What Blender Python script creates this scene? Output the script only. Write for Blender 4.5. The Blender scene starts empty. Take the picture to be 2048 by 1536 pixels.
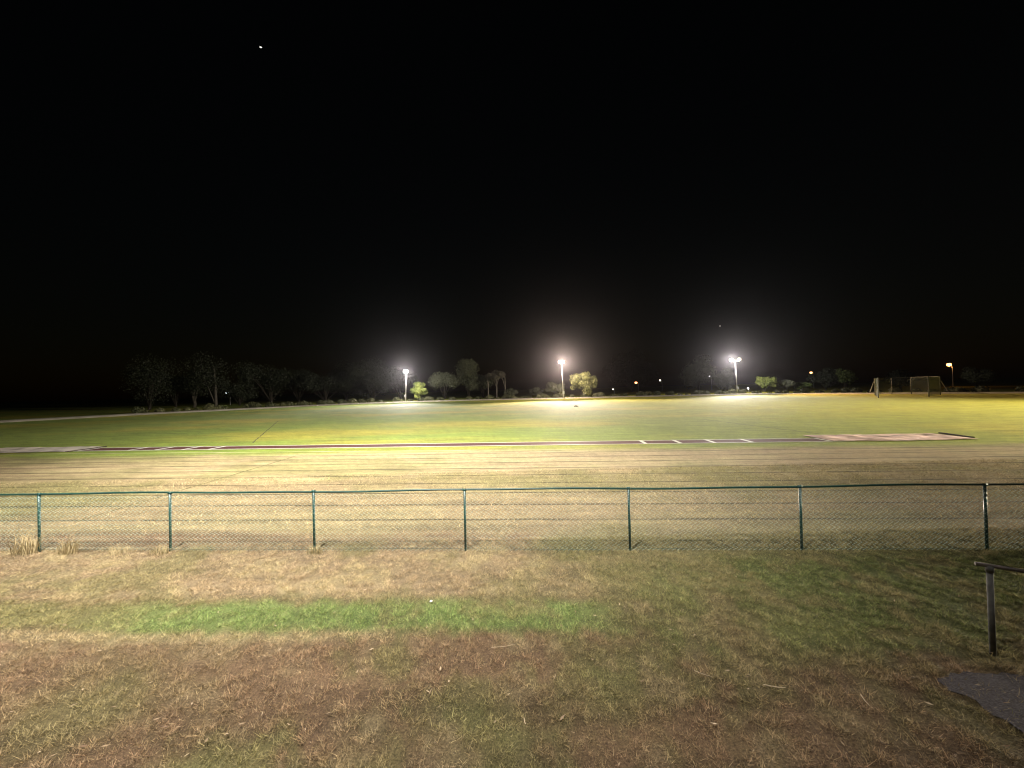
import bpy, bmesh, math, random
import numpy as np
from mathutils import Matrix, Vector

C = bpy.context.scene
R = math.radians
rng = np.random.default_rng(7)
random.seed(7)

# ------------------------------------------------------------------ camera
CAM_H, F_PX = 3.16, 770.0
cam_data = bpy.data.cameras.new('camera')
cam_data.sensor_width = 36.0
cam_data.lens = F_PX / 2048 * 36.0
cam_data.clip_start, cam_data.clip_end = 0.05, 6000
cam = bpy.data.objects.new('camera', cam_data)
CAM_ROT = Matrix.Rotation(R(90 + 0.82), 4, 'X') @ Matrix.Rotation(R(-1.37), 4, 'Z')
cam.matrix_world = Matrix.Translation((0, 0, CAM_H)) @ CAM_ROT
C.collection.objects.link(cam)
C.camera = cam

# ------------------------------------------------------------------ world, exposure
w = bpy.data.worlds.new('World'); C.world = w; w.use_nodes = True
nt = w.node_tree
sky = nt.nodes.new('ShaderNodeTexSky'); sky.sky_type = 'NISHITA'; sky.sun_disc = False
sky.sun_elevation = R(2); sky.sun_rotation = R(180); sky.altitude = 0
nt.links.new(sky.outputs[0], nt.nodes['Background'].inputs[0])
nt.nodes['Background'].inputs[1].default_value = 0.0006
C.view_settings.view_transform = 'Standard'; C.view_settings.look = 'None'
C.view_settings.gamma = 1; C.view_settings.use_curve_mapping = False
C.view_settings.exposure = 0.66
C.cycles.max_bounces = 4; C.cycles.diffuse_bounces = 2; C.cycles.volume_bounces = 0
C.cycles.sample_clamp_indirect = 2.0
C.cycles.use_light_tree = True
C.cycles.use_denoising = True; C.cycles.sample_clamp_direct = 30
C.cycles.filter_width = 1.15; C.cycles.adaptive_threshold = .004

# light budget (watts); the lamps themselves are made by the floodlight builder below
FIELD_W, SPILL_W, TOWER_W = 700e3, 12e3, 108e3

# ------------------------------------------------------------------ helpers
def ray(px, py):
    d = Vector(((px - 1024) / F_PX, -(py - 768) / F_PX, -1.0))
    return (CAM_ROT.to_3x3() @ d)
def on_ground(px, py, z=0.0):
    d = ray(px, py); t = (z - CAM_H) / d.z
    return Vector((d.x * t, d.y * t, z))
def at_depth(px, py, Y):
    d = ray(px, py); t = Y / d.y
    return Vector((d.x * t, Y, CAM_H + d.z * t))

def link(o, parent=None):
    C.collection.objects.link(o)
    if parent is not None: o.parent = parent
    return o
def thing(name, label, cat, loc=(0, 0, 0), rz=0, group=None):
    o = bpy.data.objects.new(name, None); link(o); o.empty_display_size = .2
    o.location = loc; o.rotation_euler = (0, 0, rz)
    o['label'] = label; o['category'] = cat
    if group: o['group'] = group
    return o
def tag(o, label=None, cat=None, group=None, kind=None):
    for k, v in (('label', label), ('category', cat), ('group', group), ('kind', kind)):
        if v: o[k] = v
    return o
def mesh_np(name, verts, faces, mat, parent=None, col=None, smooth=False):
    """verts (N,3), faces (M,k) arrays -> one mesh object, optional per-vertex colour 'tint'"""
    verts = np.asarray(verts, np.float32); faces = np.asarray(faces, np.int32)
    me = bpy.data.meshes.new(name); k = faces.shape[1]
    me.vertices.add(len(verts)); me.vertices.foreach_set('co', verts.ravel())
    me.loops.add(faces.size); me.loops.foreach_set('vertex_index', faces.ravel())
    me.polygons.add(len(faces)); me.polygons.foreach_set('loop_start', np.arange(0, faces.size, k, dtype=np.int32))
    if smooth: me.polygons.foreach_set('use_smooth', np.ones(len(faces), bool))
    me.update(calc_edges=True)
    if col is not None:
        a = me.color_attributes.new('tint', 'FLOAT_COLOR', 'POINT')
        c4 = np.ones((len(verts), 4), np.float32); c4[:, :3] = col
        a.data.foreach_set('color', c4.ravel())
    me.materials.append(mat); me.validate()
    return link(bpy.data.objects.new(name, me), parent)
class MB:
    """collects boxes and tubes into one mesh"""
    def __init__(s): s.v = []; s.f = []
    def tube(s, pts, rad, n=10, cap=True):
        pts = [Vector(p) for p in pts]
        rad = rad if hasattr(rad, '__len__') else [rad] * len(pts)
        b = len(s.v)
        for i, p in enumerate(pts):
            t = (pts[min(i + 1, len(pts) - 1)] - pts[max(i - 1, 0)]).normalized()
            a = t.cross(Vector((0, 1, 0)) if abs(t.y) < .8 else Vector((1, 0, 0))).normalized(); c = t.cross(a)
            for k in range(n):
                th = 2 * math.pi * k / n
                s.v.append(p + (a * math.cos(th) + c * math.sin(th)) * rad[i])
        for i in range(len(pts) - 1):
            for k in range(n):
                k2 = (k + 1) % n
                s.f.append((b + i * n + k, b + i * n + k2, b + (i + 1) * n + k2, b + (i + 1) * n + k))
        if cap:
            s.f.append(tuple(range(b + n - 1, b - 1, -1))); e = b + (len(pts) - 1) * n
            s.f.append(tuple(range(e, e + n)))
        return s
    def box(s, lo, hi, M=None):
        b = len(s.v)
        for x in (lo[0], hi[0]):
            for y in (lo[1], hi[1]):
                for z in (lo[2], hi[2]):
                    p = Vector((x, y, z)); s.v.append(M @ p if M else p)
        for q in ((0, 1, 3, 2), (4, 6, 7, 5), (0, 4, 5, 1), (2, 3, 7, 6), (0, 2, 6, 4), (1, 5, 7, 3)):
            s.f.append(tuple(b + i for i in q))
        return s
    def build(s, name, mat, parent=None, smooth=False, bevel=0):
        me = bpy.data.meshes.new(name); me.from_pydata([tuple(v) for v in s.v], [], s.f)
        if bevel:
            bm = bmesh.new(); bm.from_mesh(me)
            bmesh.ops.bevel(bm, geom=[e for e in bm.edges], offset=bevel, segments=2, affect='EDGES', profile=.5)
            bm.to_mesh(me); bm.free()
        if smooth: me.polygons.foreach_set('use_smooth', [len(p.vertices) == 4 for p in me.polygons])
        me.update(); me.materials.append(mat)
        return link(bpy.data.objects.new(name, me), parent)

# value noise in numpy, for the colour of turf
_tab = rng.random((256, 256))
def vnoise(x, y):
    xi = np.floor(x).astype(int); yi = np.floor(y).astype(int)
    fx = x - xi; fy = y - yi; fx = fx * fx * (3 - 2 * fx); fy = fy * fy * (3 - 2 * fy)
    g = lambda i, j: _tab[i & 255, j & 255]
    return ((g(xi, yi) * (1 - fx) + g(xi + 1, yi) * fx) * (1 - fy) +
            (g(xi, yi + 1) * (1 - fx) + g(xi + 1, yi + 1) * fx) * fy)
def fbm(x, y, oct=4):
    s = 0; a = .5; t = 0
    for k in range(oct):
        s = s + a * vnoise(x * 2 ** k + 17.3 * k, y * 2 ** k + 5.1 * k); t += a; a *= .55
    return s / t
def sstep(a, b, x):
    t = np.clip((x - a) / (b - a), 0, 1); return t * t * (3 - 2 * t)

# ------------------------------------------------------------------ materials
def mat_new(name):
    m = bpy.data.materials.new(name); m.use_nodes = True
    return m, m.node_tree, m.node_tree.nodes['Principled BSDF']
def node(nt, typ, **kw):
    n = nt.nodes.new(typ)
    for k, v in kw.items(): setattr(n, k, v)
    return n
def simple(name, colr, rough=.6, metal=0.0, var=.25, scale=8.0, bump=0.0):
    m, t, b = mat_new(name)
    tc = node(t, 'ShaderNodeTexCoord'); nz = node(t, 'ShaderNodeTexNoise')
    nz.inputs['Scale'].default_value = scale; nz.inputs['Detail'].default_value = 5
    t.links.new(tc.outputs['Object'], nz.inputs['Vector'])
    rp = node(t, 'ShaderNodeMapRange'); rp.inputs[3].default_value = 1 - var; rp.inputs[4].default_value = 1 + var
    rp.inputs[1].default_value = .3; rp.inputs[2].default_value = .7
    t.links.new(nz.outputs['Fac'], rp.inputs[0])
    mx = node(t, 'ShaderNodeVectorMath', operation='SCALE'); mx.inputs[0].default_value = colr
    t.links.new(rp.outputs[0], mx.inputs['Scale']); t.links.new(mx.outputs[0], b.inputs['Base Color'])
    b.inputs['Roughness'].default_value = rough; b.inputs['Metallic'].default_value = metal
    b.inputs['Specular IOR Level'].default_value = .5 if rough < .75 else .08
    if bump:
        bp = node(t, 'ShaderNodeBump'); bp.inputs['Strength'].default_value = bump; bp.inputs['Distance'].default_value = .02
        t.links.new(nz.outputs['Fac'], bp.inputs['Height']); t.links.new(bp.outputs[0], b.inputs['Normal'])
    return m
def tinted(name, rough=.7, transl=0.0, spec=.3):
    m, t, b = mat_new(name)
    at = node(t, 'ShaderNodeAttribute', attribute_name='tint')
    t.links.new(at.outputs['Color'], b.inputs['Base Color'])
    b.inputs['Roughness'].default_value = rough; b.inputs['Specular IOR Level'].default_value = spec
    if transl:
        tr = node(t, 'ShaderNodeBsdfTranslucent'); t.links.new(at.outputs['Color'], tr.inputs['Color'])
        mx = node(t, 'ShaderNodeMixShader'); mx.inputs[0].default_value = transl
        t.links.new(b.outputs[0], mx.inputs[1]); t.links.new(tr.outputs[0], mx.inputs[2])
        t.links.new(mx.outputs[0], t.nodes['Material Output'].inputs['Surface'])
    return m
def glow(name, colr, strength):
    m, t, b = mat_new(name)
    b.inputs['Base Color'].default_value = (*colr, 1)
    b.inputs['Emission Color'].default_value = (*colr, 1); b.inputs['Emission Strength'].default_value = strength; m.cycles.emission_sampling = 'NONE'
    return m

M_green = simple('green_paint', (.007, .046, .040), .38, 0, .3, 14)
M_wire = simple('green_wire_coating', (.28, .40, .355), .55, 0, .2, 3)
M_galv = simple('galvanised_steel', (.5, .5, .5), .5, .6, .2, 3)
M_polegrey = simple('pale_pole_paint', (.55, .54, .52), .6, 0, .15, 2)
M_box = simple('grey_box_paint', (.62, .62, .6), .5, 0, .1, 4)
M_housing = simple('dark_lamp_housing', (.12, .12, .12), .5, .3, .1, 4)
M_bark = simple('tree_bark', (.022, .019, .016), .9, 0, .35, 1.5, .4)
M_palebark = simple('pale_smooth_bark', (.14, .125, .11), .85, 0, .3, 1.2, .3)
M_dimbark = simple('grey_bark', (.06, .054, .048), .9, 0, .3, 1.2, .3)
M_leaf = tinted('leaf', .6, .25)
M_grass = tinted('grass_blade', .65, .2, .25)
M_asphalt = simple('asphalt', (.05, .045, .052), .95, 0, .45, 60, .6)
M_track = simple('red_brown_synthetic_surface', (.075, .03, .026), .8, 0, .25, 5)
M_white = simple('white_line_paint', (.62, .60, .54), .7, 0, .15, 3)
M_sand = simple('pink_sand', (.66, .49, .45), .95, 0, .5, .9, 1.0)
M_greysand = simple('grey_sand', (.42, .38, .34), .95, 0, .2, 1.3, .8)
M_darkwood = simple('dark_timber', (.03, .022, .018), .8, 0, .3, 6, .3)
M_brownrail = simple('brown_rail_paint', (.07, .055, .045), .55, 0, .35, 10)
M_darksteel = simple('weathered_steel', (.11, .11, .105), .75, 0, .35, 9)
M_net = simple('grey_net_cord', (.26, .29, .30), .7, 0, .15, 2)
M_gravel = simple('pale_gravel', (.32, .29, .24), .95, 0, .25, .4)

# ground material: vertex tint times several noises, burnt lane lines, bump
TRK = R(3.6)
LANE0, LANE_W, LANES = 9.385, 1.22, 8
def track_v(x, y): return y * math.cos(TRK) + x * math.sin(TRK)
def ground_material():
    m, t, b = mat_new('turf')
    at = node(t, 'ShaderNodeAttribute', attribute_name='tint')
    geo = node(t, 'ShaderNodeTexCoord')
    mp = node(t, 'ShaderNodeMapping'); mp.inputs['Rotation'].default_value = (0, 0, TRK)
    t.links.new(geo.outputs['Object'], mp.inputs['Vector'])
    def noise(scale, vec, detail=4, sx=1.0):
        mm = node(t, 'ShaderNodeMapping'); mm.inputs['Scale'].default_value = (sx, 1, 1)
        t.links.new(vec, mm.inputs['Vector'])
        n = node(t, 'ShaderNodeTexNoise'); n.inputs['Scale'].default_value = scale; n.inputs['Detail'].default_value = detail
        n.inputs['Roughness'].default_value = .62
        t.links.new(mm.outputs[0], n.inputs['Vector']); return n.outputs['Fac']
    def rng_(v, a, bb, lo, hi):
        r = node(t, 'ShaderNodeMapRange'); r.inputs[1].default_value = a; r.inputs[2].default_value = bb
        r.inputs[3].default_value = lo; r.inputs[4].default_value = hi
        t.links.new(v, r.inputs[0]); return r.outputs[0]
    def math_(op, a, bv, c=None):
        n = node(t, 'ShaderNodeMath', operation=op)
        for i, q in enumerate((a, bv, c)):
            if q is None: continue
            if isinstance(q, (int, float)): n.inputs[i].default_value = q
            else: t.links.new(q, n.inputs[i])
        return n.outputs[0]
    fine = noise(45, mp.outputs[0], 5); mid = noise(5, mp.outputs[0], 4); streak = noise(2.2, mp.outputs[0], 4, .12)
    k = math_('MULTIPLY', math_('MULTIPLY', rng_(fine, .32, .68, .42, 1.55), rng_(mid, .3, .7, .8, 1.2)), rng_(streak, .3, .7, .68, 1.32))
    sep = node(t, 'ShaderNodeSeparateXYZ'); t.links.new(mp.outputs[0], sep.inputs[0])
    wob = math_('MULTIPLY', math_('SUBTRACT', noise(.9, mp.outputs[0], 3), .5), .10)
    v = math_('ADD', sep.outputs['Y'], wob)
    q = math_('DIVIDE', math_('SUBTRACT', v, LANE0), LANE_W)
    d = math_('MULTIPLY', math_('ABSOLUTE', math_('SUBTRACT', q, math_('ROUND', q, 0)), 0), LANE_W)
    line = rng_(d, .032, .075, 1, 0)
    inr = math_('MULTIPLY', math_('GREATER_THAN', q, -.5), math_('LESS_THAN', q, LANES + .5))
    line = math_('MULTIPLY', math_('MULTIPLY', line, inr), rng_(noise(1.3, mp.outputs[0], 4, .35), .34, .54, .4, .95))
    sc = node(t, 'ShaderNodeVectorMath', operation='SCALE')
    t.links.new(at.outputs['Color'], sc.inputs[0]); t.links.new(k, sc.inputs['Scale'])
    mx = node(t, 'ShaderNodeMix', data_type='RGBA'); mx.inputs['B'].default_value = (.045, .035, .018, 1)
    t.links.new(line, mx.inputs['Factor']); t.links.new(sc.outputs[0], mx.inputs['A'])
    t.links.new(mx.outputs['Result'], b.inputs['Base Color'])
    b.inputs['Roughness'].default_value = .9; b.inputs['Specular IOR Level'].default_value = .15
    bp = node(t, 'ShaderNodeBump'); bp.inputs['Strength'].default_value = .8; bp.inputs['Distance'].default_value = .03
    t.links.new(math_('ADD', fine, math_('MULTIPLY', mid, 1.2)), bp.inputs['Height']); t.links.new(bp.outputs[0], b.inputs['Normal'])
    return m
M_turf = ground_material()

# ------------------------------------------------------------------ colour of the turf over the place
STRAW = np.array((.36, .29, .16)); TAN = np.array((.285, .215, .128)); BROWN = np.array((.185, .122, .072))
GREEN = np.array((.105, .135, .04)); LUSH = np.array((.155, .21, .065)); OLIVE = np.array((.17, .155, .065)); YEL = np.array((.30, .265, .04)); FIELD = np.array((.165, .22, .038))
def lerp(a, b, t): return a + (b - a) * t[:, None]
def turf_colour(x, y):
    n1 = fbm(x * .9 + 3, y * .9); n2 = fbm(x * 2.7 + 40, y * 2.7 + 9); n3 = fbm(x * .12 + 70, y * .3 + 30); n4 = fbm(x * 7, y * 7 + 60, 3)
    v = track_v(x, y)
    base = np.tile(BROWN, (len(x), 1))
    base = lerp(base, OLIVE * .8, sstep(.40, .60, n1 * .5 + n2 * .3 + n4 * .2) * (.35 + .5 * sstep(-3.5, -.5, x + (n1 - .5) * 2)))
    base = lerp(base, TAN, sstep(.55, .75, n2) * .5)
    # verge between the green strip and the fence: dry straw on the left, olive on the right
    ver = sstep(5.7, 6.05, y + .035 * x + (n1 - .5) * .25) * (1 - sstep(8.0, 8.6, y))
    vc = lerp(np.tile(TAN * .95, (len(x), 1)), STRAW * .92, sstep(.45, .7, n2))
    vc = lerp(vc, OLIVE, sstep(-1.5, 2.5, x + (n1 - .5) * 5) * .8)
    vc = lerp(vc, OLIVE, sstep(.46, .62, n1) * .65)
    base = lerp(base, vc, ver)
    # green strip
    sy = y - (5.42 - .035 * x) + (n1 - .5) * .34 + (n2 - .5) * .3 + (n4 - .5) * .16
    strip = (1 - sstep(.22, .55, np.abs(sy))) * (1 - sstep(.4, 2.4, x + (n1 - .5) * 2.5))
    base = lerp(base, lerp(np.tile(LUSH, (len(x), 1)), OLIVE * 1.1, np.maximum(sstep(.46, .7, n2) * .75, 1 - sstep(-6.4, -4.2, x + (n1 - .5) * 2))), strip)
    # pale dry band on the camera side of the strip
    band = (1 - sstep(.05, .17, np.abs(y - (4.98 - .03 * x) + (n1 - .5) * .2))) * (1 - sstep(-2.5, -.8, x))
    base = lerp(base, STRAW * .85, band * .8)
    # green ground towards the right
    rg = sstep(1.4, 3.6, x + (n1 - .5) * 2.5) * sstep(4.0, 4.7, y + (n2 - .5) * 1.2) * (1 - sstep(6.6, 7.6, y))
    base = lerp(base, lerp(np.tile(GREEN, (len(x), 1)), OLIVE, sstep(.45, .65, n2)), rg * .85)
    for (gx, gy, gr, gs) in ((-.55, 3.85, .7, .5), (-2.6, 3.25, .75, .6), (-1.6, 4.6, .6, .5), (.9, 4.1, .6, .4), (-4.4, 4.0, .8, .35), (-1.3, 3.1, .8, .4), (3.6, 5.1, .9, .9), (2.3, 5.5, .8, .6)):
        base = lerp(base, (GREEN + OLIVE) * .58, gs * (1 - sstep(gr * .3, gr, np.hypot(x - gx, (y - gy) * 1.3) + (n2 - .5) * 1.1 + (n4 - .5) * .6)))
    # the track beyond the fence: dry, with olive patches
    tr = sstep(8.2, 8.8, v + (n1 - .5) * .4)
    tc = lerp(np.tile(TAN * 1.12, (len(x), 1)), STRAW * .92, sstep(.42, .66, fbm(x * .25 + 11, y * 1.4)))
    tc = lerp(tc, OLIVE * 1.2, .25 + .6 * sstep(.42, .62, n3 * .7 + n1 * .3))
    base = lerp(base, tc, tr)
    # green infield
    inf = sstep(19.3, 20.6, v + (n3 - .5) * 1.0)
    ic = lerp(np.tile(FIELD, (len(x), 1)), YEL, sstep(.42, .70, fbm(x * .06 + 5, y * .16 + 2)) * .8)
    ic = lerp(ic, YEL * 1.1, sstep(5, 45, x) * .7)
    ic = lerp(ic, np.array((.27, .255, .02)), sstep(60, 95, np.hypot(x, y)) * sstep(-20, 15, x) * .5)  # yellow of the lamp pools put into the far grass colour
    base = lerp(base, ic, inf)
    return base * (.85 + .3 * n4)[:, None]

# ------------------------------------------------------------------ ground: one sheet to the horizon
NA, NR = 720, 190
rad = 0.8 * (2500 / .8) ** (np.arange(NR) / (NR - 1)); ang = np.arange(NA) * 2 * math.pi / NA
rr, aa = np.meshgrid(rad, ang, indexing='ij')
gx, gy = (rr * np.cos(aa)).ravel(), (rr * np.sin(aa)).ravel()
gz = np.zeros_like(gx)
idx = np.arange(NR * NA).reshape(NR, NA); nxt = np.roll(idx, -1, 1)
quads = np.stack([idx[:-1], idx[1:], nxt[1:], nxt[:-1]], -1).reshape(-1, 4)
hub = np.stack([idx[0, 0::3], idx[0, 1::3], idx[0, 2::3], np.roll(idx[0], -3)[0::3]], -1)   # closes the middle with a ring of quads
gv = np.stack([gx, gy, gz], -1)
inner = np.stack([.3 * np.cos(ang), .3 * np.sin(ang), 0 * ang], -1)
ib = len(gv); gv = np.vstack([gv, inner, [[0, 0, 0]]])
ir = np.arange(ib, ib + NA); irn = np.roll(ir, -1)
quads = np.vstack([quads, np.stack([ir, idx[0], nxt[0], irn], -1), np.stack([np.full(NA // 2, ib + NA), ir[0::2], ir[1::2], np.roll(ir, -2)[0::2]], -1)])
SOIL_SHADE = .56 + .44 * sstep(8.5, 17, gv[:, 1])   # near ground darkened: soil and painted shade between the blades
ground = mesh_np('ground', gv, quads, M_turf, col=turf_colour(gv[:, 0], gv[:, 1]) * SOIL_SHADE[:, None], smooth=True)
tag(ground, kind='structure')

def sheet(name, pts, mat, z=.004, kind='structure', parent=None):
    me = bpy.data.meshes.new(name); me.from_pydata([(p[0], p[1], z) for p in pts], [], [tuple(range(len(pts)))])
    me.materials.append(mat); o = link(bpy.data.objects.new(name, me), parent)
    if kind: o['kind'] = kind
    return o

# gravel path round the oval, on a low bank
edge_px = [(-420, 884), (-150, 859), (0, 845.5), (150, 837.5), (300, 829), (450, 821.5), (600, 813.5), (720, 808), (830, 804.5), (930, 801.5), (1030, 799.5), (1130, 797.5),
           (1250, 794.5), (1370, 792), (1500, 789), (1600, 788.5), (1700, 788.5), (1800, 788), (1900, 787.5), (2048, 787), (2300, 787.5), (2600, 790)]
edge = [on_ground(*p) for p in edge_px]
def offset(pts, d):
    out = []
    for i, p in enumerate(pts):
        t = (pts[min(i + 1, len(pts) - 1)] - pts[max(i - 1, 0)]); n = Vector((-t.y, t.x, 0)).normalized()
        out.append(p + n * d)
    return out
prof = [(0, .004), (.5, .22), (4.5, .26), (6.0, .05), (6.2, -.02)]
pv, pf = [], []
for d, z in prof: pv += [(p.x, p.y, z) for p in offset(edge, d)]
ne = len(edge)
for j in range(len(prof) - 1):
    for i in range(ne - 1): pf.append((j * ne + i, j * ne + i + 1, (j + 1) * ne + i + 1, (j + 1) * ne + i))
tag(mesh_np('gravel_path', pv, pf, M_gravel), kind='structure')

# asphalt path in the near right corner
pa = [on_ground(*p) for p in ((1872, 1362), (1905, 1349), (1960, 1346), (2060, 1352), (2300, 1350), (2300, 1560), (2120, 1520), (2040, 1462), (1985, 1432), (1950, 1400), (1895, 1380))]
pr = []
for i in range(len(pa)):
    p0, p1 = pa[i - 1], pa[i]; nseg = max(2, int((p1 - p0).length / .07))
    for j in range(nseg): pr.append(p0.lerp(p1, j / nseg) + Vector((random.uniform(-1, 1), random.uniform(-1, 1), 0)) * .03)
tag(sheet('asphalt_path', pr, M_asphalt, .012), kind='structure')

# long jump runway across the field
RW = R(4.3); ru = Vector((math.cos(RW), -math.sin(RW), 0)); rv = Vector((math.sin(RW), math.cos(RW), 0))
rc = on_ground(1024, 888)
def rw(u, v): return rc + ru * u + rv * v
u_l = (on_ground(152, 902) - rc).dot(ru); u_r = (on_ground(1690, 879) - rc).dot(ru)
runway = sheet('runway', [rw(u_l, -.64), rw(u_r, -.64), rw(u_r, .64), rw(u_l, .64)], M_track, .006)
for s in (-1, 1):
    sheet('edge_line', [rw(u_l, s * .64 - .06), rw(u_r, s * .64 - .06), rw(u_r, s * .64 + .06), rw(u_l, s * .64 + .06)], M_white, .011, None, runway)
for (px, py) in ((158, 902), (270, 899), (325, 898), (380, 897), (434, 896), (1281, 882), (1347, 881), (1413, 880.5), (1486, 880), (1630, 877)):
    u = (on_ground(px, py) - rc).dot(ru)
    sheet('take_off_board', [rw(u - .10, -.72), rw(u + .10, -.72), rw(u + .10, .72), rw(u - .10, .72)], M_white, .016, None, runway)

def sand_pit(u0, u1, v0, v1, sandmat, label):
    t = thing('sand_pit', label, 'sand pit', rw((u0 + u1) / 2, (v0 + v1) / 2), -RW)
    L, W = abs(u1 - u0) / 2, (v1 - v0) / 2
    nx, ny = 70, 20
    X, Y = np.meshgrid(np.linspace(-L, L, nx), np.linspace(-W, W, ny), indexing='ij')
    Z = .03 + .16 * (fbm(X * 1.3 + 9, Y * 1.6 + 4) - .35) * np.clip((1 - np.abs(X) / L) * 8, 0, 1) * np.clip((1 - np.abs(Y) / W) * 4, 0, 1)
    wob = (fbm(X * .8, Y * .8 + 20) - .5) * .5
    v = np.stack([X, Y + wob * np.sign(Y) * (np.abs(Y) > W * .9), np.maximum(Z, .01)], -1).reshape(-1, 3)
    i = np.arange(nx * ny).reshape(nx, ny)
    f = np.stack([i[:-1, :-1], i[1:, :-1], i[1:, 1:], i[:-1, 1:]], -1).reshape(-1, 4)
    mesh_np('sand', v, f, sandmat, t, smooth=True)
    return t, L, W
u_e = (on_ground(1908, 873) - rc).dot(ru)
v_far, v_near = (on_ground(1860, 868) - rc).dot(rv), (on_ground(1760, 882) - rc).dot(rv)
pit_r, L, W = sand_pit(u_r - 1.0, u_e, v_near, v_far, M_sand, 'raked pink sand pit at the end of the runway with a dark end board')
ba, bb = on_ground(1880, 866.5) - Vector(pit_r.location), on_ground(1946, 875.5) - Vector(pit_r.location)
Mi = Matrix.Rotation(RW, 3, 'Z'); ba, bb = Mi @ ba, Mi @ bb; bd = (bb - ba)
MB().box((0, -.08, -.02), (bd.length, .08, .06), Matrix.Translation(ba) @ Matrix.Rotation(math.atan2(bd.y, bd.x), 4, 'Z')).build('end_board', M_darkwood, pit_r, bevel=.01)
u_ll = (on_ground(-60, 904) - rc).dot(ru)
pit_l, L, W = sand_pit(u_ll, u_l, -1.0, 1.2, M_greysand, 'pale grey sand pit at the left end of the runway')
MB().box((L - .12, -W, -.02), (L - .02, W, .05)).build('kerb', M_darkwood, pit_l, bevel=.01)

# burnt field lines on the grass, and the pale outer lane line
M_burnt = simple('burnt_grass', (.085, .08, .035), .95, 0, .5, 2)
M_pale_line = simple('pale_grass_line', (.46, .43, .26), .95, 0, .3, 1)
def ground_line(pa, pb, w_, mat, z=.005):
    a, b_ = on_ground(*pa), on_ground(*pb); t = (b_ - a).normalized(); n = Vector((-t.y, t.x, 0)) * w_ / 2
    N = 26; vs, fs = [], []
    for i in range(N + 1):
        p = a.lerp(b_, i / N) + n * random.uniform(-.5, .5); ww = random.uniform(.5, 1.1)
        vs += [(*(p - n * ww).xy, z), (*(p + n * ww).xy, z)]
        if i: k = 2 * i; fs.append((k - 2, k - 1, k + 1, k))
    return tag(mesh_np('field_line', vs, fs, mat), kind='structure')
ground_line((150, 1044), (590, 913), .07, M_burnt)
ground_line((505, 886), (556, 842), .09, M_burnt)
ground_line((1400, 838), (1640, 868), .14, M_burnt, .0055)
ground_line((-150, 910), (1150, 899), .10, M_pale_line)

# ------------------------------------------------------------------ grass blades (stuff)
def blades(n, y0, y1, lo, hi, wid, lean):
    y = y0 + (y1 - y0) * rng.random(n * 2) ** .8
    x = (rng.random(n * 2) * 2 - 1) * (1.42 * y1 + .6)
    keep = np.abs(x) < 1.42 * y + .6; x, y = x[keep][:n], y[keep][:n]; n = len(x)
    # stay off the asphalt
    v = track_v(x, y); q = (v - LANE0) / LANE_W
    online = (np.abs(q - np.round(q)) * LANE_W < .05) & (q > -.5)
    col = turf_colour(x, y)
    dens = fbm(x * 1.8 + 90, y * 1.8 + 12) * .5 + fbm(x * 8 + 33, y * 8 + 3, 3) * .5; clump = fbm(x * 11 + 7, y * 11 + 50, 3)
    ok = (rng.random(n) < .42 + 1.0 * sstep(.36, .6, dens)) & ~online
    corner = np.ones(n, bool)
    P = [(p.x, p.y) for p in pa]; inside = np.zeros(n, bool)
    for i in range(len(P)):
        (x1, y1_), (x2, y2) = P[i], P[i - 1]
        c = ((y1_ > y) != (y2 > y)) & (x < (x2 - x1) * (y - y1_) / (y2 - y1_ + 1e-9) + x1); inside ^= c
    ok &= ~inside | (rng.random(n) < .16)
    x, y, col, clump = x[ok], y[ok], col[ok], clump[ok]; n = len(x)
    h = (lo + (hi - lo) * rng.random(n) ** 1.6) * (.45 + 1.2 * sstep(.3, .7, clump))
    th = rng.random(n) * 2 * math.pi; ln = h * lean * (.4 + rng.random(n)); hz = h * (.35 + .65 * rng.random(n))
    ph = rng.random(n) * math.pi; wx, wy = np.cos(ph) * wid / 2, np.sin(ph) * wid / 2
    k = .25 + 1.75 * rng.random(n) ** 1.7
    dry = rng.random(n) < .24
    c = col * (k * (.75 + .55 * sstep(.3, .7, clump)))[:, None]; c[dry] = (col[dry] * .65 + STRAW * .42) * (.7 + .7 * rng.random(dry.sum()))[:, None]
    base = np.stack([x, y, np.full(n, -.004)], -1)
    tip = base + np.stack([np.cos(th) * ln, np.sin(th) * ln, hz], -1)
    wv = np.stack([wx, wy, 0 * wx], -1)
    vs = np.stack([base - wv, base + wv, tip], 1).reshape(-1, 3)
    return vs, np.repeat(c * 1.1, 3, 0)
v1, c1 = blades(1500000, 2.6, 8.2, .014, .05, .0058, 1.0)
v2, c2 = blades(240000, 7.6, 15.0, .02, .06, .011, 1.1)
vs, cs = np.vstack([v1, v2]), np.vstack([c1, c2])
grass = mesh_np('grass', vs, np.arange(len(vs)).reshape(-1, 3), M_grass, col=cs)
tag(grass, 'short patchy mown grass, brown and green, in front of the fence', 'grass', kind='stuff')

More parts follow.
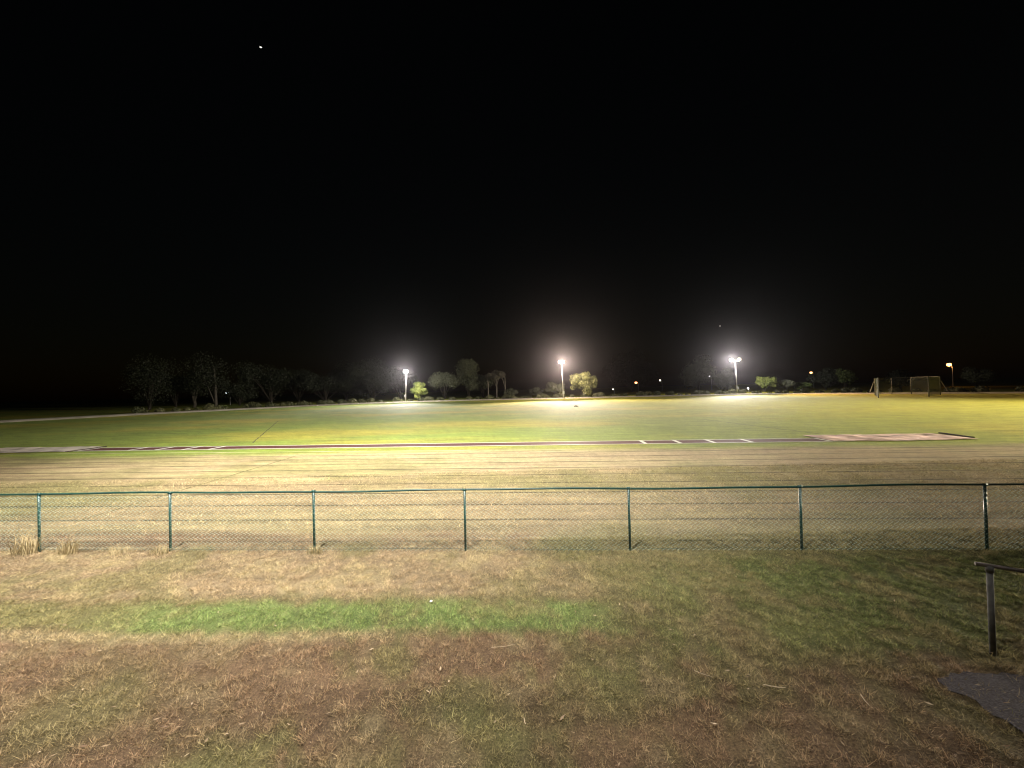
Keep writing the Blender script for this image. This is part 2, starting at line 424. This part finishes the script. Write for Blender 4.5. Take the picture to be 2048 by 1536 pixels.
# ------------------------------------------------------------------ chain link fence
fa, fb = at_depth(78, 988, 8.11), at_depth(1969, 967, 7.12)
fdir = Vector((fb.x - fa.x, fb.y - fa.y, 0)).normalized(); fnor = Vector((-fdir.y, fdir.x, 0))
FH = 1.2
def fence_s(px, py):
    d = ray(px, py); o = Vector((0, 0, CAM_H)); t = (Vector((fa.x, fa.y, 0)) - Vector((0, 0, 0))).dot(fnor) / Vector((d.x, d.y, 0)).dot(fnor)
    return (Vector((d.x * t, d.y * t, 0)) - Vector((fa.x, fa.y, 0))).dot(fdir)
post_s = [fence_s(px, py) for px, py in ((78, 988), (340, 986), (627, 983), (929, 978), (1257, 976), (1600, 973), (1969, 967))]
post_s = [post_s[0] - 6.1, post_s[0] - 3.05] + post_s + [post_s[-1] + 3.05, post_s[-1] + 6.1]
fence = thing('chain_link_fence', 'long green chain link fence with a top rail running across the grass', 'fence', (fa.x, fa.y, 0), math.atan2(fdir.y, fdir.x))
S0, S1 = post_s[0], post_s[-1]
rail = MB().tube([(s, 0, FH + .012 * math.sin(s * .8) - .006 * math.sin(s * 2.1)) for s in np.linspace(S0, S1, 60)], .019, 12)
rail.build('top_rail', M_green, fence, True)
for s in post_s:
    p = MB().tube([(s + random.uniform(-.008, .008), 0, -.05), (s, 0, FH - .02)], .024, 12).build('post', M_green, fence, True)
    MB().tube([(s - .035, 0, FH), (s + .035, 0, FH)], .027, 12).build('rail_fitting', M_green, p, True)
pitch = .094; nw = int((S1 - S0) / pitch)
zz = np.arange(.02, FH - .005, pitch / 2); npnt = len(zz)
si = S0 + (np.arange(nw) + .5) * pitch
par = (np.arange(npnt) % 2) * 2 - 1
jit = (fbm(si[:, None] * .7 + 0 * zz, zz[None, :] * 1.2 + 0 * si[:, None]) - .5) * .02
ctr = np.stack([np.broadcast_to(si[:, None] + par[None, :] * pitch / 2 * 1.02, (nw, npnt)) + jit,
                np.broadcast_to(-.022 + .004 * par[None, :] + 0 * si[:, None], (nw, npnt)) + jit * .8,
                np.broadcast_to(zz[None, :], (nw, npnt))], -1)
WR = .0041
offs = np.array([(math.cos(a) * WR, math.sin(a) * WR, 0) for a in (0.5, 0.5 + 2.094, 0.5 + 4.189)])
tv = (ctr[:, :, None, :] + offs[None, None]).reshape(-1, 3)
b_ = np.arange(nw * npnt * 3).reshape(nw, npnt, 3); bn = np.roll(b_, -1, 2)
tf = np.stack([b_[:, :-1], bn[:, :-1], bn[:, 1:], b_[:, 1:]], -1).reshape(-1, 4)
mesh_np('wire_mesh', tv, tf, M_wire, fence, smooth=True)
MB().tube([(s, -.022, .05 + .01 * math.sin(s)) for s in np.linspace(S0, S1, 40)], .0025, 6).build('bottom_wire', M_green, fence)

# dry weeds at the foot of the fence
def tuft(px, n, h, spread, label, green=.0):
    s = fence_s(px, 1090); p = Vector((fa.x, fa.y, 0)) + fdir * s - fnor * .12
    r = rng.normal(0, spread * .8, (n, 2)).clip(-spread * 1.4, spread * 1.4); th = rng.random(n) * 6.28; hh = h * (.35 + .65 * rng.random(n)); ln = hh * (.15 + .55 * rng.random(n))
    base = np.stack([r[:, 0], r[:, 1] * .5, 0 * th], -1)
    mid = base + np.stack([np.cos(th) * ln * .35, np.sin(th) * ln * .35, hh * .6], -1)
    tip = base + np.stack([np.cos(th) * ln, np.sin(th) * ln, hh * (.7 + .3 * rng.random(n))], -1)
    wv = np.stack([np.cos(th + 1.57), np.sin(th + 1.57), 0 * th], -1) * .0035
    vs = np.stack([base - wv, base + wv, mid + wv * .9, mid - wv * .9, tip + wv * .3, tip - wv * .3], 1).reshape(-1, 3)
    k = np.arange(n)[:, None] * 6
    fs = np.vstack([k + np.array([[0, 1, 2, 3]]), k + np.array([[3, 2, 4, 5]])])
    c = lerp(np.tile(STRAW * 1.15, (n, 1)), OLIVE, rng.random(n) * (green + .25))
    o = mesh_np('weed_tuft', vs, fs, M_grass, col=np.repeat(c, 6, 0)); o.location = p
    return tag(o, label, 'weeds', 'dry weeds along the foot of the fence')
tuft(66, 200, .52, .16, 'tallest tuft of dry straw weeds, at the leftmost fence post')
tuft(150, 110, .44, .12, 'thin dry weeds between the two leftmost fence posts')
tuft(245, 60, .2, .14, 'low sparse weeds under the mesh left of the second fence post')
tuft(334, 130, .2, .14, 'short straw tuft round the foot of the second fence post', .3)
tuft(636, 90, .2, .1, 'short green and straw tuft round the foot of the third fence post', .8)

# ------------------------------------------------------------------ handrail end at the right
hp = on_ground(1986, 1310)
hr = thing('handrail', 'dark steel handrail end with one leaning post at the right edge', 'handrail', hp)
h_a = on_ground(1950, 1127, 1.03) - hp; h_b = on_ground(2052, 1143, 1.03) - hp; h_c = h_b + (h_b - h_a) * 5
MB().tube([h_a, h_b, h_c], .021, 12).build('rail', M_brownrail, hr, True)
ptop = on_ground(1979, 1133, 1.02) - hp
MB().tube([(0, 0, -.03), ptop], .028, 12).build('post', M_darksteel, hr, True)
MB().tube([ptop - Vector((0, 0, .06)), ptop + Vector((0, 0, .012))], [.033, .036], 12).build('rail_collar', M_darksteel, hr, True)
p2 = h_c * .96; MB().tube([(p2.x, p2.y, -.03), (p2.x, p2.y, 1.02)], .028, 12).build('post', M_darksteel, hr, True)

# ------------------------------------------------------------------ floodlights
def spot(name, loc, target, watts, col, size, blend, parent, radius=.25):
    l = bpy.data.lights.new(name, 'SPOT'); l.energy = watts; l.color = col; l.spot_size = R(size); l.spot_blend = blend; l.shadow_soft_size = radius
    o = link(bpy.data.objects.new(name, l), parent); o.location = loc
    o.rotation_euler = (Vector(target) - Vector(loc)).to_track_quat('-Z', 'Y').to_euler(); return o
def point(name, loc, watts, col, parent, radius=.3):
    l = bpy.data.lights.new(name, 'POINT'); l.energy = watts; l.color = col; l.shadow_soft_size = radius
    o = link(bpy.data.objects.new(name, l), parent); o.location = loc; return o
def floodlight(label, base, top, heads, aim, watts, spill, cols, size=70, group='floodlights round the sports field', box=True, r0=.16, added_lamp=None, beams=(0, 1)):
    """heads: offsets along the cross arm; aim: world points, one for each head"""
    t = thing('floodlight', label, 'floodlight', base, 0, group)
    tp = Vector(top) - Vector(base); H = tp.z
    fwd = (Vector(aim[0]) - Vector(base)); fwd.z = 0; fwd.normalize(); side = Vector((fwd.y, -fwd.x, 0))
    MB().tube([(0, 0, -.1), tp * .5, tp], [r0, r0 * .8, r0 * .55], 12).build('pole', M_polegrey, t, True)
    if box: MB().box((-.28, -.45, 1.5), (.28, -.14, 2.3)).build('control_box', M_box, t, bevel=.02)
    MB().tube([tp + side * (min(heads) - .3) - Vector((0, 0, .1)), tp + side * (max(heads) + .3) - Vector((0, 0, .1))], .05, 8).build('cross_arm', M_galv, t)
    for i, hx in enumerate(heads):
        c = tp + side * hx + fwd * .3 + Vector((0, 0, .22)); a = Vector(aim[i]) - Vector(base)
        d = (a - c).normalized(); d_head = Vector((d.x, d.y, -.45)).normalized()
        M = Matrix.Translation(c) @ d_head.to_track_quat('Y', 'Z').to_matrix().to_4x4()
        hd = MB().box((-.5, -.26, -.42), (.5, .06, .42), M).build('lamp_head', M_housing, t, bevel=.03)
        # lens: a slightly domed glass, proud of the housing
        lens = MB(); lens.tube([M @ Vector((0, .062, 0)), M @ Vector((0, .10, 0)), M @ Vector((0, .13, 0))], [.41, .37, .16], 20)
        lens.build('lens', glow('lit_floodlight_lens', cols[i], 90), hd)
        if i in beams: spot('lamp', c + d_head * .22, a, watts / len(beams), cols[i], size, 1.0, hd)
    if added_lamp:   # a further head, added to brighten the trees beside the pole
        a = Vector(added_lamp[0]) - Vector(base); c = tp + Vector((0, .35, -.25)); d = (a - c).normalized()
        M = Matrix.Translation(c) @ d.to_track_quat('Y', 'Z').to_matrix().to_4x4()
        hd = MB().box((-.25, -.2, -.2), (.25, .06, .2), M).build('lamp_head', M_housing, t, bevel=.03)
        MB().tube([M @ Vector((0, .062, 0)), M @ Vector((0, .1, 0))], [.19, .12], 16).build('lens', glow('lit_floodlight_lens', cols[0], 60), hd)
        spot('lamp', c + d * .2, a, added_lamp[1], cols[0], 75, 1.0, hd)
    if spill: point('lamp', tp + fwd * .75 + Vector((0, 0, .1)), spill, cols[0], t)
    return t
WARM, WHT, PINK, ORG, YLW = (1, .88, .62), (1, .94, .87), (1, .80, .64), (1, .66, .34), (1, .87, .62)
def fl(bx, by, tx, ty):
    b = on_ground(bx, by); return b, at_depth(tx, ty, b.y)
b, tp = fl(811, 804, 813, 744)
floodlight('leftmost lit white floodlight pole, beside the small pale green tree', b, tp, (-.4, .4), ((-75, 10, 0), (-10, 15, 0)), FIELD_W * .3, SPILL_W, (WHT, WHT), 62, added_lamp=(at_depth(836, 772, 139), 30e3))
b, tp = fl(1127, 797.5, 1123, 725)
floodlight('middle lit floodlight pole with a pinkish glow beside the big round tree', b, tp, (-.45, .45), ((-20, 12, 0), (50, 14, 0)), FIELD_W * .7, SPILL_W, (PINK, PINK), 62, added_lamp=(at_depth(1155, 768, 131), 36e3))
b, tp = fl(1475, 788, 1470, 721)
floodlight('rightmost lit floodlight pole with one white and one orange lamp', b, tp, (1.1, -1.1), ((30, 15, 0), (90, 30, 0)), FIELD_W * .5, SPILL_W, (WHT, ORG), 62, added_lamp=(at_depth(1527, 768, 145), 42e3))
# the mast whose light falls on the near grass and throws the fence's shadow; it stands just out of the picture
floodlight('tall light mast standing behind the viewer, lighting the near grass and the fence', (-4.2, -1.2, 0), (-4.2, -1.2, 22.0), (-.42, .42, .1), ((-6.2, 15.4, 0), (-2.4, 18.5, 0), (-16, 52, 0)), TOWER_W * 1.5, 0, (WHT, WHT, WHT), 77, beams=(0, 2), box=True, r0=.24)
floodlight('unseen light mast added on the near right to brighten the field', (95, 12, 0), (95, 12, 14.0), (-.5, .5), ((40, 38, 0), (42, 55, 0)), FIELD_W * .75, 0, (WARM, WARM), 95, beams=(0,), r0=.2)  # mast added out of view to light the right of the field

# ------------------------------------------------------------------ distant lamps
def street_lamp(px, py, Y, col, strength, size, label, watts=0, group='distant lamps beyond the field'):
    p = at_depth(px, py, Y); t = thing('street_lamp', label, 'lamp', (p.x, p.y, 0), 0, group)
    z = p.z
    arm = min(1.2, z * .2)
    MB().tube([(arm, 0, -.1), (arm, 0, z * .8), (arm * .8, 0, z * .97), (.2, 0, z + .14)], [.1, .08, .05, .04], 8).build('pole', M_galv, t, True)
    h = MB().box((-size * .6, -size * .3, z + .06), (size * .6, size * .3, z + .24)).build('lamp_head', M_housing, t, bevel=.02)
    bm = bmesh.new(); bmesh.ops.create_uvsphere(bm, u_segments=12, v_segments=8, radius=1)
    for v in bm.verts: v.co = Vector((v.co.x * size * .55, v.co.y * size * .4, v.co.z * size * .42 + z - size * .3))
    me = bpy.data.meshes.new('lit_bulb'); bm.to_mesh(me); bm.free(); me.materials.append(glow('lit_lamp', col, strength))
    link(bpy.data.objects.new('bulb', me), h)
    if watts: point('lamp', (0, 0, z - size * .3 - .6), watts, col, t, .2)
street_lamp(455, 784, 140, (.9, .96, 1), 14, .9, 'cold white lamp among the dark trees on the far left')
street_lamp(1272, 764, 210, (1, .38, .12), 4, 1.3, 'orange lamp low over the field between the middle and right floodlights')
street_lamp(1320, 760, 240, (1, .9, .75), 6, .8, 'tiny white lamp just right of the low orange lamp')
street_lamp(1226, 778, 170, (1, .9, .8), 4, .5, 'faint small lamp close to the ground right of the big round tree')
street_lamp(1419, 751, 240, (.95, .97, 1), 6, .8, 'small white lamp left of the rightmost floodlight pole')
street_lamp(1496, 776, 150, (1, .93, .85), 8, .55, 'small white lamp low beside the foot of the rightmost floodlight pole')
street_lamp(1622, 744, 200, (1, .48, .16), 4.5, 1.1, 'orange street lamp above the shrubs right of the bright green bush')
street_lamp(1898, 727, 150, (1, .42, .10), 6, 1.5, 'bright orange street lamp on a pole behind the netting cage', 900)

# ------------------------------------------------------------------ stars
def star(px, py, sx, sy, strength, label):
    p = at_depth(px, py, 3000); bm = bmesh.new(); bmesh.ops.create_icosphere(bm, subdivisions=2, radius=1)
    me = bpy.data.meshes.new('star'); bm.to_mesh(me); bm.free(); me.materials.append(glow('starlight', (1, .97, .85), strength))
    o = link(bpy.data.objects.new('star', me)); o.location = p; o.scale = (sx, sy, sy * .9); o.rotation_euler = (0, R(12), 0)
    tag(o, label, 'star')
star(521.5, 94.5, 10, 4.5, 1.1, 'one bright star high in the black sky at the upper left')
star(1440, 652, 4, 4, .25, 'faint star just above the rightmost floodlight')

# ------------------------------------------------------------------ trees
def leaf_cloud(clumps, n, size, tones, lump=.8):
    """many small leaf faces on and in a set of clumps"""
    cl = np.array([c[0] for c in clumps]); cr = np.array([c[1] for c in clumps]); wgt = cr ** 2; wgt = wgt / wgt.sum()
    k = rng.choice(len(clumps), n, p=wgt)
    d = rng.normal(size=(n, 3)); d /= np.linalg.norm(d, axis=1)[:, None]
    r = cr[k] * (1 - .55 * rng.random(n) ** 2.2) * (.85 + .3 * rng.random(n)); p = cl[k] + d * r[:, None] * np.array([1, 1, lump])
    a = rng.normal(size=(n, 3)); a /= np.linalg.norm(a, axis=1)[:, None]
    nn = d + .7 * a; nn /= np.linalg.norm(nn, axis=1)[:, None]
    t = np.cross(nn, a + 1e-3); t /= np.linalg.norm(t, axis=1)[:, None]; b = np.cross(nn, t)
    s = size * (.6 + .8 * rng.random(n))[:, None]
    vs = np.stack([p - t * s, p - b * s * .55, p + t * s, p + b * s * .55], 1).reshape(-1, 3)
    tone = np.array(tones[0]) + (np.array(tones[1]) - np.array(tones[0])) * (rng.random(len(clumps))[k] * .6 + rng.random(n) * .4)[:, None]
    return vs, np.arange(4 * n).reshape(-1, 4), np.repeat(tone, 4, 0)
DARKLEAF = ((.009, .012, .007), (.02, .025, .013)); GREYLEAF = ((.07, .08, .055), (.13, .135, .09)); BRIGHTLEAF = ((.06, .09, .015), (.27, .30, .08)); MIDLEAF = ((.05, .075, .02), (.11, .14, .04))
TREES = 'trees and bushes beyond the far edge of the field'
def tree(px, Y, ytop, wpx, label, tones=DARKLEAF, kind='round', n=3200, ybot=None, trunks=1, bark=None, lit=False, name='tree', cat='tree', nc=18):
    p = at_depth(px, ytop, Y); H = p.z; W = wpx * Y / F_PX / 2
    t = thing(name, label, cat, (p.x, Y, 0), 0, TREES)
    z0 = H * {'round': .05, 'tall': .05, 'umbrella': .5, 'bush': .02, 'dome': .04}[kind]
    cz, rz = (H + z0) / 2, (H - z0) / 2
    cl = []
    for i in range(nc):
        u = rng.normal(size=3); u /= np.linalg.norm(u); q = rng.random() ** .4
        rr_ = min(W, rz) * (rng.uniform(.22, .40) if lit else rng.uniform(.34, .58))
        if kind == 'dome' and not (lit and i % 3 == 0): u[2] = abs(u[2]) * 1.0 - .15
        x = u[0] * q * max(W - rr_ * .8, .1); y = u[1] * q * max(W - rr_ * .8, .1); z = cz + u[2] * q * max(rz - rr_ * .7, .1)
        if kind == 'umbrella': z = z0 + (H - z0) * (.35 + .45 * rng.random()) * (1 - .35 * (x * x + y * y) / W ** 2)
        if kind == 'tall': x *= .55 + .45 * (1 - (z - z0) / (H - z0)); y *= .7
        cl.append((np.array((x, y, z)), rr_))
    size = max(.16, Y / F_PX * 1.35)
    bk = bark or M_bark; tr = MB(); R0 = max(.12, H * .022)
    for k in range(trunks):
        bx = (k - (trunks - 1) / 2) * W * .7
        tr.tube([(bx, 0, -.1), (bx * 1.0 + W * .03, 0, z0 * .6 + .3), (bx * 1.05, 0, z0 + (H - z0) * .35), (bx * .9, 0, z0 + (H - z0) * .7)], [R0 * 1.25, R0, R0 * .7, R0 * .3], 8)
    for c, r_ in cl[:9]:
        bx = 0 if trunks == 1 else W * .7 * max(-(trunks - 1) / 2, min((trunks - 1) / 2, round(c[0] / (W * .7) + (trunks - 1) / 2) - (trunks - 1) / 2))
        s = Vector((bx, 0, z0 * .7 + .2)); e = Vector(c)
        tr.tube([s, s.lerp(e, .5) + Vector((0, 0, r_ * .15)), e], [R0 * .5, R0 * .32, R0 * .12], 6)
    tr.build('trunk', bk, t, True)
    v, f, c = leaf_cloud(cl, int(n * (.55 if lit else 2.2)), size * (1.35 if lit else 1), tones, .8)
    v[:, 2] = np.maximum(v[:, 2], .02)
    mesh_np('crown', v, f, M_leaf, t, col=c)
    return t
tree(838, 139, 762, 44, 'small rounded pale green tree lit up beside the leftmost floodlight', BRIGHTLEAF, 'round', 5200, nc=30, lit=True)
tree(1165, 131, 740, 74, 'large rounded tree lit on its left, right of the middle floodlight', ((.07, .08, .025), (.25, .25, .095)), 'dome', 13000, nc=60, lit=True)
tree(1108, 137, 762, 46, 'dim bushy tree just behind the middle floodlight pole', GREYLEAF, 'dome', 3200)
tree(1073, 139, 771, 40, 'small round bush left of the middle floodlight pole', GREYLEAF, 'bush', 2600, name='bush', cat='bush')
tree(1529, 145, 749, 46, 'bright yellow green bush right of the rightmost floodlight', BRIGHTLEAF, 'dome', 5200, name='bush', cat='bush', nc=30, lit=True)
tree(1572, 146, 757, 34, 'dim grey green shrub directly right of the bright green bush', GREYLEAF, 'dome', 2600, name='bush', cat='bush')
tree(1604, 148, 762, 40, 'low dim shrub below the orange lamp, right of the bright bush', MIDLEAF, 'bush', 2400, name='bush', cat='bush')
tree(1650, 140, 735, 62, 'very dark tree between the orange lamp and the narrow lit tree', DARKLEAF, 'round', 3200)
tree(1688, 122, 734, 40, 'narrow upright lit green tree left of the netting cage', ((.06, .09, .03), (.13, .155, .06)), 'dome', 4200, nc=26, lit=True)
tree(1800, 118, 734, 60, 'dark tree seen through the middle of the netting cage', DARKLEAF, 'round', 3200)
tree(1950, 112, 731, 70, 'round dim tree right of the orange street lamp on the pole', ((.06, .07, .04), (.11, .115, .07)), 'dome', 4200)
tree(935, 150, 706, 62, 'tall grey tree left of the pair with visible pale trunks', GREYLEAF, 'tall', 4200)
tree(888, 150, 738, 80, 'dim broad shrub right of the small pale green tree', GREYLEAF, 'dome', 2600, name='bush', cat='bush')
tree(992, 146, 738, 48, 'flat topped tree with bare pale trunks right of the tall grey tree', ((.09, .085, .07), (.15, .13, .11)), 'umbrella', 2600, trunks=3, bark=M_palebark)
tree(1022, 143, 776, 30, 'small dim shrub at the foot of the flat topped tree', GREYLEAF, 'bush', 1500, name='bush', cat='bush')
tree(745, 145, 712, 130, 'broad dark tree just left of the leftmost floodlight', DARKLEAF, 'round', 4200)
tree(650, 142, 738, 130, 'lower dark tree left of the broad dark tree', DARKLEAF, 'dome', 3600)
tree(540, 138, 708, 150, 'big dark tree right of the cold white lamp on the left', DARKLEAF, 'round', 4600)
tree(478, 128, 755, 80, 'low dark bush under the cold white lamp', DARKLEAF, 'bush', 1800, name='bush', cat='bush')
tree(408, 118, 700, 120, 'dark tall tree with two pale trunks left of the cold white lamp', DARKLEAF, 'tall', 3600, trunks=2, bark=M_dimbark)
tree(297, 104, 705, 120, 'leftmost dark tree, its single trunk faintly lit', DARKLEAF, 'round', 3000)
tree(1395, 165, 708, 90, 'dim tall tree left of the rightmost floodlight', ((.05, .055, .04), (.09, .095, .065)), 'tall', 3600)
tree(1455, 172, 735, 60, 'dim tree directly behind the rightmost floodlight pole', ((.05, .055, .04), (.09, .095, .065)), 'round', 2600)
tree(1262, 230, 700, 120, 'very dark distant tree behind the low orange lamp', DARKLEAF, 'round', 3600)

tree(596, 150, 730, 120, 'dark bushy tree between the big dark tree and the lower one', DARKLEAF, 'dome', 3600)
tree(690, 156, 722, 110, 'very dark tree in the gap left of the broad dark tree', DARKLEAF, 'round', 3200)
tree(800, 152, 730, 90, 'dim tree directly behind the leftmost floodlight pole', DARKLEAF, 'dome', 3000)
tree(350, 122, 738, 110, 'dark low tree between the two trees with faintly lit trunks', DARKLEAF, 'dome', 3000)
tree(965, 158, 742, 70, 'dim tree behind the tall grey tree and the flat topped one', GREYLEAF, 'dome', 3000)
# low scrub along the path, one continuous mass
sv, sf, sc_ = [], [], []
oe = offset(edge, 9.0); cl = []
for i in range(4, len(oe) - 1):
    seg = oe[i + 1] - oe[i]; m_ = max(1, int(seg.length / 1.4))
    for j in range(m_):
        q = oe[i] + seg * ((j + random.random()) / m_); r_ = random.uniform(.5, 1.3)
        cl.append((np.array((q.x + random.uniform(-2, 2), q.y + random.uniform(-2.5, 2.5), r_ * .45)), r_))
v, f, c = leaf_cloud(cl, 26000, .24, ((.05, .06, .03), (.14, .14, .07)), .8)
v[:, 2] = np.maximum(v[:, 2], .02)
tag(mesh_np('undergrowth', v, f, M_leaf, col=c), 'low scrubby undergrowth along the far edge of the field', 'undergrowth', kind='stuff')

# ------------------------------------------------------------------ netting cage
def cage():
    base = on_ground(1812, 793)
    t = thing('netting_cage', 'tall netting cage on steel posts at the right of the field, with leaning braces', 'netting cage', base)
    def P(px, py): return on_ground(px, py) - base
    front_l, front_r = P(1757, 796), P(1858, 793.5)
    H = 3.75
    f_l2, f_r2 = P(1750, 790.5), P(1881, 790)
    back_l, back_r = P(1784, 788.5), P(1823, 788.5)
    posts = (front_l, f_l2, back_l, back_r, front_r, f_r2)
    for q in posts:
        MB().tube([(q.x, q.y, -.1), (q.x, q.y, H)], .075, 8).build('post', M_darksteel, t, True)
    for q, px, py in ((f_l2, 1739, 787.5), (f_r2, 1899, 786)):
        e = P(px, py); MB().tube([(e.x, e.y, -.05), (q.x, q.y, H * .86)], .10, 8).build('brace', M_darksteel, t, True)
    def net(a, b, rad):
        m = MB(); L = (b - a).length; step = .2
        for i in range(int(L / step) + 1):
            q = a + (b - a) * (i * step / L); m.tube([(q.x, q.y, .05), (q.x, q.y, H - .05)], rad, 3, False)
        for k in range(int(H / step)):
            z = .1 + k * step; m.tube([(a.x, a.y, z), (b.x, b.y, z)], rad, 3, False)
        m.build('net', M_net, t)
    net(front_l, f_l2, .013); net(f_l2, back_l, .005); net(back_l, back_r, .003); net(back_r, front_r, .003); net(front_r, f_r2, .009)
    m = MB()
    for a, b in zip((f_l2, back_l, back_r), (back_l, back_r, f_r2)): m.tube([(a.x, a.y, H), (b.x, b.y, H)], .03, 6)
    m.build('top_cable', M_darksteel, t)
cage()

# ------------------------------------------------------------------ small things on the grass
def leaf_litter(n):
    y = 2.7 + 5.0 * rng.random(n); x = (rng.random(n) * 2 - 1) * (1.4 * y); th = rng.random(n) * 6.28
    L = .008 + .03 * rng.random(n) ** 2.5; Wd = L * (.12 + .2 * rng.random(n)); tilt = rng.normal(0, .25, n)
    t = np.stack([np.cos(th), np.sin(th), tilt], -1) * L[:, None]; s = np.stack([-np.sin(th), np.cos(th), rng.normal(0, .3, n)], -1) * Wd[:, None]
    p = np.stack([x, y, .028 + .02 * rng.random(n)], -1)
    vs = np.stack([p - t, p + s, p + t, p - s], 1).reshape(-1, 3)
    c = lerp(np.tile(np.array((.5, .4, .27)), (n, 1)), np.array((.16, .10, .06)), rng.random(n) ** .6)
    o = mesh_np('leaf_litter', vs, np.arange(4 * n).reshape(-1, 4), M_grass, col=np.repeat(c, 4, 0))
    tag(o, 'dry fallen leaves and straw scattered over the near grass', 'leaf litter', kind='stuff')
leaf_litter(700)
M_twig = simple('dry_pale_twig', (.5, .41, .30), .8, 0, .2, 20)
M_paper = simple('white_paper', (.8, .8, .78), .8, 0, .05, 20)
def stick(pa_, pb_, r_, label):
    a, b = on_ground(*pa_, z=.04), on_ground(*pb_, z=.035); c = (a + b) / 2; d = (b - a)
    o = MB().tube([a - c, d * .1 + Vector((d.y, -d.x, 0)) * .05, b - c], [r_, r_ * .9, r_ * .5], 6).build('twig', M_twig)
    o.location = c; tag(o, label, 'twig', 'pale twigs lying on the near grass')
stick((1527, 1369), (1572, 1375), .0035, 'straight pale twig on the brown grass right of the middle')
stick((1721, 1389), (1740, 1412), .0035, 'pale twig slanting on the dark grass near the asphalt')
stick((1388, 1341), (1424, 1353), .002, 'thin twig left of the straight pale twig')
stick((982, 1295), (1030, 1288), .0018, 'thin curved straw stalk on the brown grass below the green strip')
stick((1048, 1436), (1051, 1448), .004, 'tiny upright pale twig on the grass near the bottom middle')
q = on_ground(862, 1203, .03)
pv_ = [(-.026, -.02, .0), (.03, -.025, .012), (.04, .02, .004), (.0, .03, .02), (-.03, .018, .006), (0, 0, .016)]
o = mesh_np('paper_scrap', np.array(pv_), np.array([(0, 1, 5), (1, 2, 5), (2, 3, 5), (3, 4, 5), (4, 0, 5)]), M_paper); o.location = q; o.scale = (.6, .6, .6)
tag(o, 'small white scrap of paper at the top edge of the green strip', 'litter')
q = on_ground(1152, 813)
bm = bmesh.new(); bmesh.ops.create_icosphere(bm, subdivisions=3, radius=1)
for v in bm.verts:
    k = .75 + .5 * random.random(); v.co = Vector((v.co.x * .36 * k, v.co.y * .2 * k, max(-.05, v.co.z * .17 * k)))
me = bpy.data.meshes.new('dirt_clod'); bm.to_mesh(me); bm.free(); me.materials.append(M_darkwood)
o = link(bpy.data.objects.new('dirt_clod', me)); o.location = q; tag(o, 'dark clod lying alone on the yellow grass near the middle floodlight', 'clod')

# ------------------------------------------------------------------ thin haze, added to give the lamps their glow
HAZE_D = 2.6e-5
m = bpy.data.materials.new('lamp_glow_haze'); m.use_nodes = True; t = m.node_tree; t.nodes.clear()
out = t.nodes.new('ShaderNodeOutputMaterial'); pvn = t.nodes.new('ShaderNodeVolumePrincipled')
pvn.inputs['Color'].default_value = (.95, .90, .97, 1); pvn.inputs['Density'].default_value = HAZE_D; pvn.inputs['Anisotropy'].default_value = .93
t.links.new(pvn.outputs[0], out.inputs['Volume'])
m.cycles.homogeneous_volume = True; m.cycles.volume_sampling = 'EQUIANGULAR'
hz = MB().box((-2600, -2600, -1.0), (2600, 2600, 60)).build('haze', m)
tag(hz, kind='stuff')
